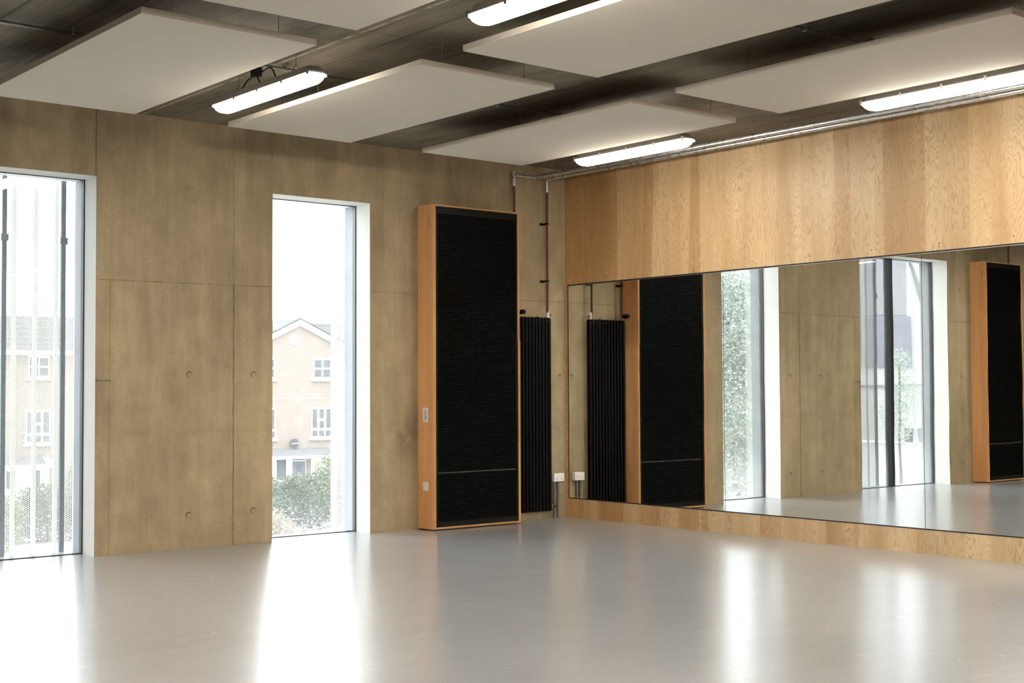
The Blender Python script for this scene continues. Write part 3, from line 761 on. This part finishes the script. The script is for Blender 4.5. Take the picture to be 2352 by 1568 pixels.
def foliage(blobs, n, size, seed, squash=1.0):
    rnd = random.Random(seed); bm = bmesh.new(); tot = sum(b[3]**2 for b in blobs)
    for bx, by, bz, br in blobs:
        for _ in range(int(n*br*br/tot)):
            d = Vector((rnd.gauss(0,1), rnd.gauss(0,1), rnd.gauss(0,1))).normalized()
            rr = br*(rnd.random()**.35)*(1+.12*rnd.random())
            c = Vector((bx, by, bz)) + Vector((d.x*rr, d.y*rr, d.z*rr*squash))
            s = size*(.55+rnd.random())
            u = Vector((rnd.gauss(0,1), rnd.gauss(0,1), rnd.gauss(0,.7))).normalized(); v = u.orthogonal().normalized()
            v = (Matrix.Rotation(rnd.random()*6.28, 3, u) @ v)
            bm.faces.new([bm.verts.new(p) for p in (c-u*s, c+v*s*.42, c+u*s, c-v*s*.42)])
    m = MB(); m.bm.free(); m.bm = bm; return m
def plant(name, label, cat, loc, blobs, n, size, mat, seed, trunk=None, group=None):
    t = thing(name, label, cat, loc, group=group)
    foliage(blobs, n, size, seed).build('foliage', mat, t)
    tk = MB()
    for tr in (trunk or [[(0,0,0), (0,0,.5)]]): tk.tube(tr, [.09]+[.05]*(len(tr)-1), 8)
    tk.build('stem', M['bark'], t)
    return t
G1 = 'shrubs in the gardens beyond the windows'
plant('garden_hedge', 'tall green hedge in front of the house, low in the slim window', 'hedge', (13.4, 29.6, GZ),
      [(-1.6,.4,.8,.9),(-.8,0,1.0,.95),(0,.1,1.0,.95),(.8,0,1.05,.95),(1.5,-.3,1.1,1.0),(-.4,.2,1.35,.55),(.5,0,1.5,.5),(-1.2,.3,1.3,.5)], 24000, .044, M['leaf'], 1, group=G1)
plant('garden_shrub', 'bright bush at the right of the hedge, behind the perforated strip', 'shrub', (16.9, 32.4, GZ),
      [(0,0,.9,.8),(.3,0,1.5,.6),(-.2,0,1.9,.4),(.1,0,2.3,.25)], 4500, .045, M['leaf_light'], 2, group=G1)
plant('garden_shrub', 'pale dry bush at the bottom left of the slim window', 'shrub', (11.0, 26.0, GZ),
      [(-.1,0,.55,.75),(-.5,0,.8,.6),(.35,0,.3,.6)], 7000, .04, M['leaf_dry'], 3, group=G1)
plant('garden_shrub', 'dark bush low in the left window, behind the screen', 'shrub', (6.6, 33.0, GZ),
      [(-.9,0,.8,.9),(0,0,.9,.95),(.7,-.2,.8,.8),(-.3,0,1.4,.5)], 11000, .048, M['leaf'], 4, group=G1)
plant('garden_shrub', 'tall light green bush at the right side of the left window', 'shrub', (8.6, 35.6, GZ),
      [(0,0,1.0,.85),(.2,0,1.7,.6),(.1,0,2.2,.35)], 6000, .045, M['leaf_light'], 5, group=G1)
plant('garden_shrub', 'yellowish bush at the lower left of the left window', 'shrub', (4.3, 31.2, GZ),
      [(0,0,.7,.8),(.3,0,1.2,.5)], 5500, .048, M['leaf_light'], 6, group=G1)

# what only the mirror shows: trees, a person, a clad building
G2 = 'trees seen in the mirror'
plant('street_tree', 'big pale green tree filling the window reflected in the mirror', 'tree', (-31.5, 25.0, GZ),
      [(0,0,4,2.2),(1.3,1.2,6,2.0),(-1.3,-1.2,6.2,2.0),(0,0,7.6,2.0),(.8,.8,8.9,1.35),(-1.2,-1.0,9.0,1.35),(0,0,2.2,1.8)], 80000, .06, M['leaf_pale'], 8, [[(0,0,0),(.1,0,2),(0,.1,4),(.2,.2,8)]], G2)
hb = thing('brick_house', 'pinkish brick house behind the big tree, seen in the mirror', 'house', (-42.6, 34.2, GZ), math.atan2(.80,.62))
MB().box(-3.2, 4, 0, 5, 0, 8.4).build('wall', M['brick_pink'], hb)
MB().prism([(-3.5,-.3,8.3), (-3.5,2.5,10.0), (-3.5,5.3,8.3)], (7.8,0,0)).build('roof', M['roof'], hb)
for z in (1.0, 3.7, 6.3):
    for x in (-2.4, 1.5):
        q = MB().box(x, x+1.4, -.04, .02, z, z+1.5).build('window', M['white_trim'], hb)
        MB().box(x+.1, x+.64, -.05, -.041, z+.1, z+1.4).box(x+.76, x+1.3, -.05, -.041, z+.1, z+1.4).build('pane', M['house_pane'], q)

cb = thing('clad_building', 'white building with lavender cladding panels, seen in the mirror', 'building', (-54.5, 32.5, GZ), math.atan2(.80,.62))
MB().box(-9, 6, 0, 8, 0, 12.5).build('wall', M['render_white'], cb)
MB().box(.02, 2.3, -.10, -.002, 8.9, 12.3).build('cladding_panel', M['lavender_pale'], cb)
MB().box(.83, 2.3, -.11, -.002, 6.05, 8.86).build('cladding_panel', M['lavender'], cb)
MB().box(-.2, .79, -.11, -.002, 6.05, 8.86).build('cladding_panel', M['lavender'], cb)
MB().box(2.5, 5.6, -.11, -.002, 6.05, 12.5).build('cladding_panel', M['lavender'], cb)
MB().box(-9, 6, -.15, -.002, 5.0, 5.12).build('ledge', M['lavender'], cb)
MB().prism([(-.1,-.06,12.4), (-1.1,-.06,9.2), (-.75,-.06,9.2), (.0,-.06,12.4)], (0,.05,0)).build('stair_fin', M['dish'], cb)
for x in (-4.6, 3.4): MB().box(x, x+1.1, -.03, -.002, 1.2, 4.0).build('window', M['house_pane'], cb)
vw = thing('yard_wall', 'low white wall with bins on top, seen in the mirror', 'wall', (-43.4, 25.0, GZ), math.atan2(.80,.62))
MB().box(-4, 4, 0, 2.2, 0, 2.35).build('wall_body', M['render_white'], vw)
MB().box(-4.05, 4.05, -.05, 2.25, 2.351, 2.41).build('coping', M['render_white'], vw)
for x, m, lab in ((-.05, 'grey_bin', 'dark grey bin on the low white wall, seen in the mirror'), (-.62, 'blue_bin', 'blue bin nearer the tree on the low white wall, seen in the mirror'), (-1.06, 'blue_bin', 'second blue bin, rightmost on the low white wall in the mirror')):
    p = Matrix.Rotation(math.atan2(.80,.62), 4, 'Z') @ Vector((x, .5, 0))
    b = thing('wheelie_bin', lab, 'bin', (-43.4+p.x, 25.0+p.y, GZ+2.41), math.atan2(.80,.62), 'bins on the white wall')
    MB().loft([[(-.15,-.15,0),(.15,-.15,0),(.15,.15,0),(-.15,.15,0)], [(-.2,-.2,.55),(.2,-.2,.55),(.2,.2,.55),(-.2,.2,.55)]]).build('bin_body', M[m], b)
    MB().box(-.21, .21, -.22, .21, .551, .60, .01).build('lid', M[m], b)
plant('young_tree', 'slim young tree with feathery leaves before the white building in the mirror', 'tree', (-40.6, 23.5, GZ),
      [(0,0,3.0,.55),(.15,.15,3.8,.7),(-.15,-.2,4.5,.7),(.1,.1,5.3,.6),(0,0,6.1,.5)], 3400, .05, M['leaf_pale'], 9, [[(0,0,0),(.03,0,2),(0,.03,4),(.02,.02,6)]], G2)

# person in the street (only head and shoulders show above the floor line in the mirror)
def skinned(name, verts, edges, radii, mat, parent, sub=2):
    me = bpy.data.meshes.new(name); me.from_pydata(verts, edges, []); o = bpy.data.objects.new(name, me); COL.objects.link(o)
    me.materials.append(mat); o.parent = parent
    md = o.modifiers.new('skin', 'SKIN'); md.use_smooth_shade = True
    sk = me.skin_vertices[0].data if me.skin_vertices else None
    if sk is None:
        bm = bmesh.new(); bm.from_mesh(me); bm.verts.layers.skin.verify(); bm.to_mesh(me); bm.free(); sk = me.skin_vertices[0].data
    for i, r in enumerate(radii): sk[i].radius = (r, r) if not isinstance(r, tuple) else r
    sk[0].use_root = True
    s = o.modifiers.new('sub', 'SUBSURF'); s.levels = sub; s.render_levels = sub
    return o
pt = thing('person', 'person in white shirt and white cap outside, tiny in the mirror', 'person', (-25.17, 19.45, GZ), math.atan2(.637,.771))
# local +x = facing direction
V = [(0,0,.94),(0,0,1.08),(0,0,1.25),(0,0,1.40),(.02,0,1.50),(.045,0,1.60),(.04,0,1.68),
     (0,.18,1.40),(.10,.24,1.18),(.32,.20,1.12),(.42,.19,1.14),
     (0,-.18,1.40),(.06,-.25,1.15),(.28,-.22,1.06),(.38,-.21,1.07),
     (0,.09,.88),(.03,.10,.50),(0,.10,.09),(.13,.10,.04),
     (0,-.09,.88),(.05,-.10,.50),(-.02,-.10,.09),(.11,-.10,.04)]
E_ = [(0,1),(1,2),(2,3),(3,4),(4,5),(5,6),(3,7),(7,8),(8,9),(9,10),(3,11),(11,12),(12,13),(13,14),(0,15),(15,16),(16,17),(17,18),(0,19),(19,20),(20,21),(21,22)]
RR = [.14,.125,.145,.12,.058,.095,.085,.065,.05,.036,.03,.065,.05,.036,.03,.09,.062,.042,.036,.09,.062,.042,.036]
skinned('body', V, E_, RR, M['skin'], pt)
skinned('shirt', V[:4]+V[7:10]+V[11:14], [(0,1),(1,2),(2,3),(3,4),(4,5),(5,6),(3,7),(7,8),(8,9)], [.165,.15,.165,.135,.085,.072,.055,.085,.072,.055], M['white_cloth'], pt)
skinned('trousers', [V[0],V[15],V[16],V[17],V[19],V[20],V[21]], [(0,1),(1,2),(2,3),(0,4),(4,5),(5,6)], [.15,.11,.085,.07,.11,.085,.07], M['dark_cloth'], pt)
MB().lathe((.04,0,1.70), [(.112,-.03),(.116,.0),(.10,.05),(.05,.085),(.0,.09)], 'z', 16).prism([(.12,-.06,1.69),(.185,-.04,1.685),(.185,.04,1.685),(.12,.06,1.69)], (0,0,.010)).build('cap', M['white_cloth'], pt, smooth=True)
MB().lathe((.04,0,1.70), [(.1175,-.028),(.1175,-.008)], 'z', 16).build('cap_band', M['dark_cloth'], pt, smooth=True)
f = MB()
f.lathe((.128,0,1.585), [(.0,.03),(.016,.012),(.014,-.006),(.004,-.012)], 'z', 8)
f.build('nose', M['skin'], pt, smooth=True)
for sy in (-1, 1): MB().lathe((.125, sy*.033, 1.62), [(.002,-.006),(.012,0),(.002,.006)], 'x', 8).build('eye', M['dark_cloth'], pt)
MB().box(.122,.130,-.025,.025,1.545,1.553).build('mouth', M['copper'], pt)
for sy in (-1, 1): MB().lathe((.035, sy*.093, 1.60), [(.012,-.012),(.03,0),(.012,.012)], 'y', 10).build('ear', M['skin'], pt, smooth=True)
for base, sy in ((V[10], 1), (V[14], -1)):
    for k, (dy, ln) in enumerate(((-.028,.07),(-.01,.08),(.01,.075),(.027,.06))):
        MB().tube([(base[0]-.01, base[1]+dy*.7, base[2]), (base[0]+ln*.6, base[1]+dy, base[2]-.01), (base[0]+ln, base[1]+dy, base[2]-.035)], [.009,.0085,.006], 8).build('finger', M['skin'], pt, smooth=True)
    MB().tube([(base[0]-.02, base[1]-sy*.02, base[2]), (base[0]+.02, base[1]-sy*.05, base[2]-.005), (base[0]+.045, base[1]-sy*.055, base[2]-.02)], [.012,.010,.007], 8).build('thumb', M['skin'], pt, smooth=True)

# ------------------------------------------------------------------ light
wd = bpy.data.worlds.new('overcast_sky'); SC.world = wd; wd.use_nodes = True
nt = wd.node_tree; bg = nt.nodes['Background']
tc = nt.nodes.new('ShaderNodeTexCoord'); sp = nt.nodes.new('ShaderNodeSeparateXYZ'); nt.links.new(tc.outputs['Generated'], sp.inputs[0])
cr = nt.nodes.new('ShaderNodeValToRGB'); nt.links.new(sp.outputs['Z'], cr.inputs[0])
cr.color_ramp.elements[0].position = 0.0; cr.color_ramp.elements[0].color = (.90,.95,1.0,1)
cr.color_ramp.elements[1].position = .9; cr.color_ramp.elements[1].color = (1.0,1.0,1.0,1)
nt.links.new(cr.outputs[0], bg.inputs['Color']); 
mr = nt.nodes.new('ShaderNodeMath'); mr.operation = 'MULTIPLY_ADD'; nt.links.new(sp.outputs['Y'], mr.inputs[0])
mr.inputs[1].default_value = 4.0; mr.inputs[2].default_value = 8.5; nt.links.new(mr.outputs[0], bg.inputs['Strength'])   # brighter towards the sun side behind the houses

def portal(loc, rot, sx, sy):
    l = bpy.data.lights.new('window_portal', 'AREA'); l.shape = 'RECTANGLE'; l.size = sx; l.size_y = sy
    l.cycles.is_portal = True
    o = bpy.data.objects.new('window_portal', l); COL.objects.link(o); o.location = loc; o.rotation_euler = rot
for a, b in (W1, W2): portal(((a+b)/2, .24, HW/2), (R(-90),0,0), b-a, HW)
# bare fill lights added out of view, following the strip lamp grid
for x in (-9.1, -5.25, -1.4):
    for y in (-2.56, -5.83, -9.1, -12.4):
        if x > -6 and y > -7: continue
        l = bpy.data.lights.new('fill_strip', 'AREA'); l.shape = 'RECTANGLE'; l.size = .15; l.size_y = 1.5
        l.energy = 72; l.color = (1.0,.93,.82)
        o = bpy.data.objects.new('fill_strip', l); COL.objects.link(o); o.location = (x, y, 3.55)

# ------------------------------------------------------------------ camera
cam = bpy.data.cameras.new('camera'); co = bpy.data.objects.new('camera', cam); COL.objects.link(co)
Rv = Vector((0.77107049,-0.63673443,-0.00442436)); Uv = Vector((-0.01904531,-0.03000755,0.99936821)); Fv = Vector((0.63646491,0.77049907,0.03526474))
mw = Matrix(((Rv.x,Uv.x,-Fv.x,-10.10782),(Rv.y,Uv.y,-Fv.y,-11.29866),(Rv.z,Uv.z,-Fv.z,1.42),(0,0,0,1)))
co.matrix_world = mw
cam.sensor_fit = 'HORIZONTAL'; cam.sensor_width = 36.0; cam.lens = 3110.151/2352*36.0
cam.clip_start = .05; cam.clip_end = 400
SC.camera = co
SC.view_settings.view_transform = 'Standard'; SC.view_settings.look = 'None'
SC.view_settings.exposure = 0.17; SC.view_settings.gamma = 1.0
cy = SC.cycles
cy.use_denoising = True; cy.adaptive_threshold = 0.015; cy.max_bounces = 10; cy.diffuse_bounces = 5; cy.glossy_bounces = 5; cy.transparent_max_bounces = 16
cy.sample_clamp_indirect = 40.0; cy.caustics_reflective = True; cy.blur_glossy = 0.15
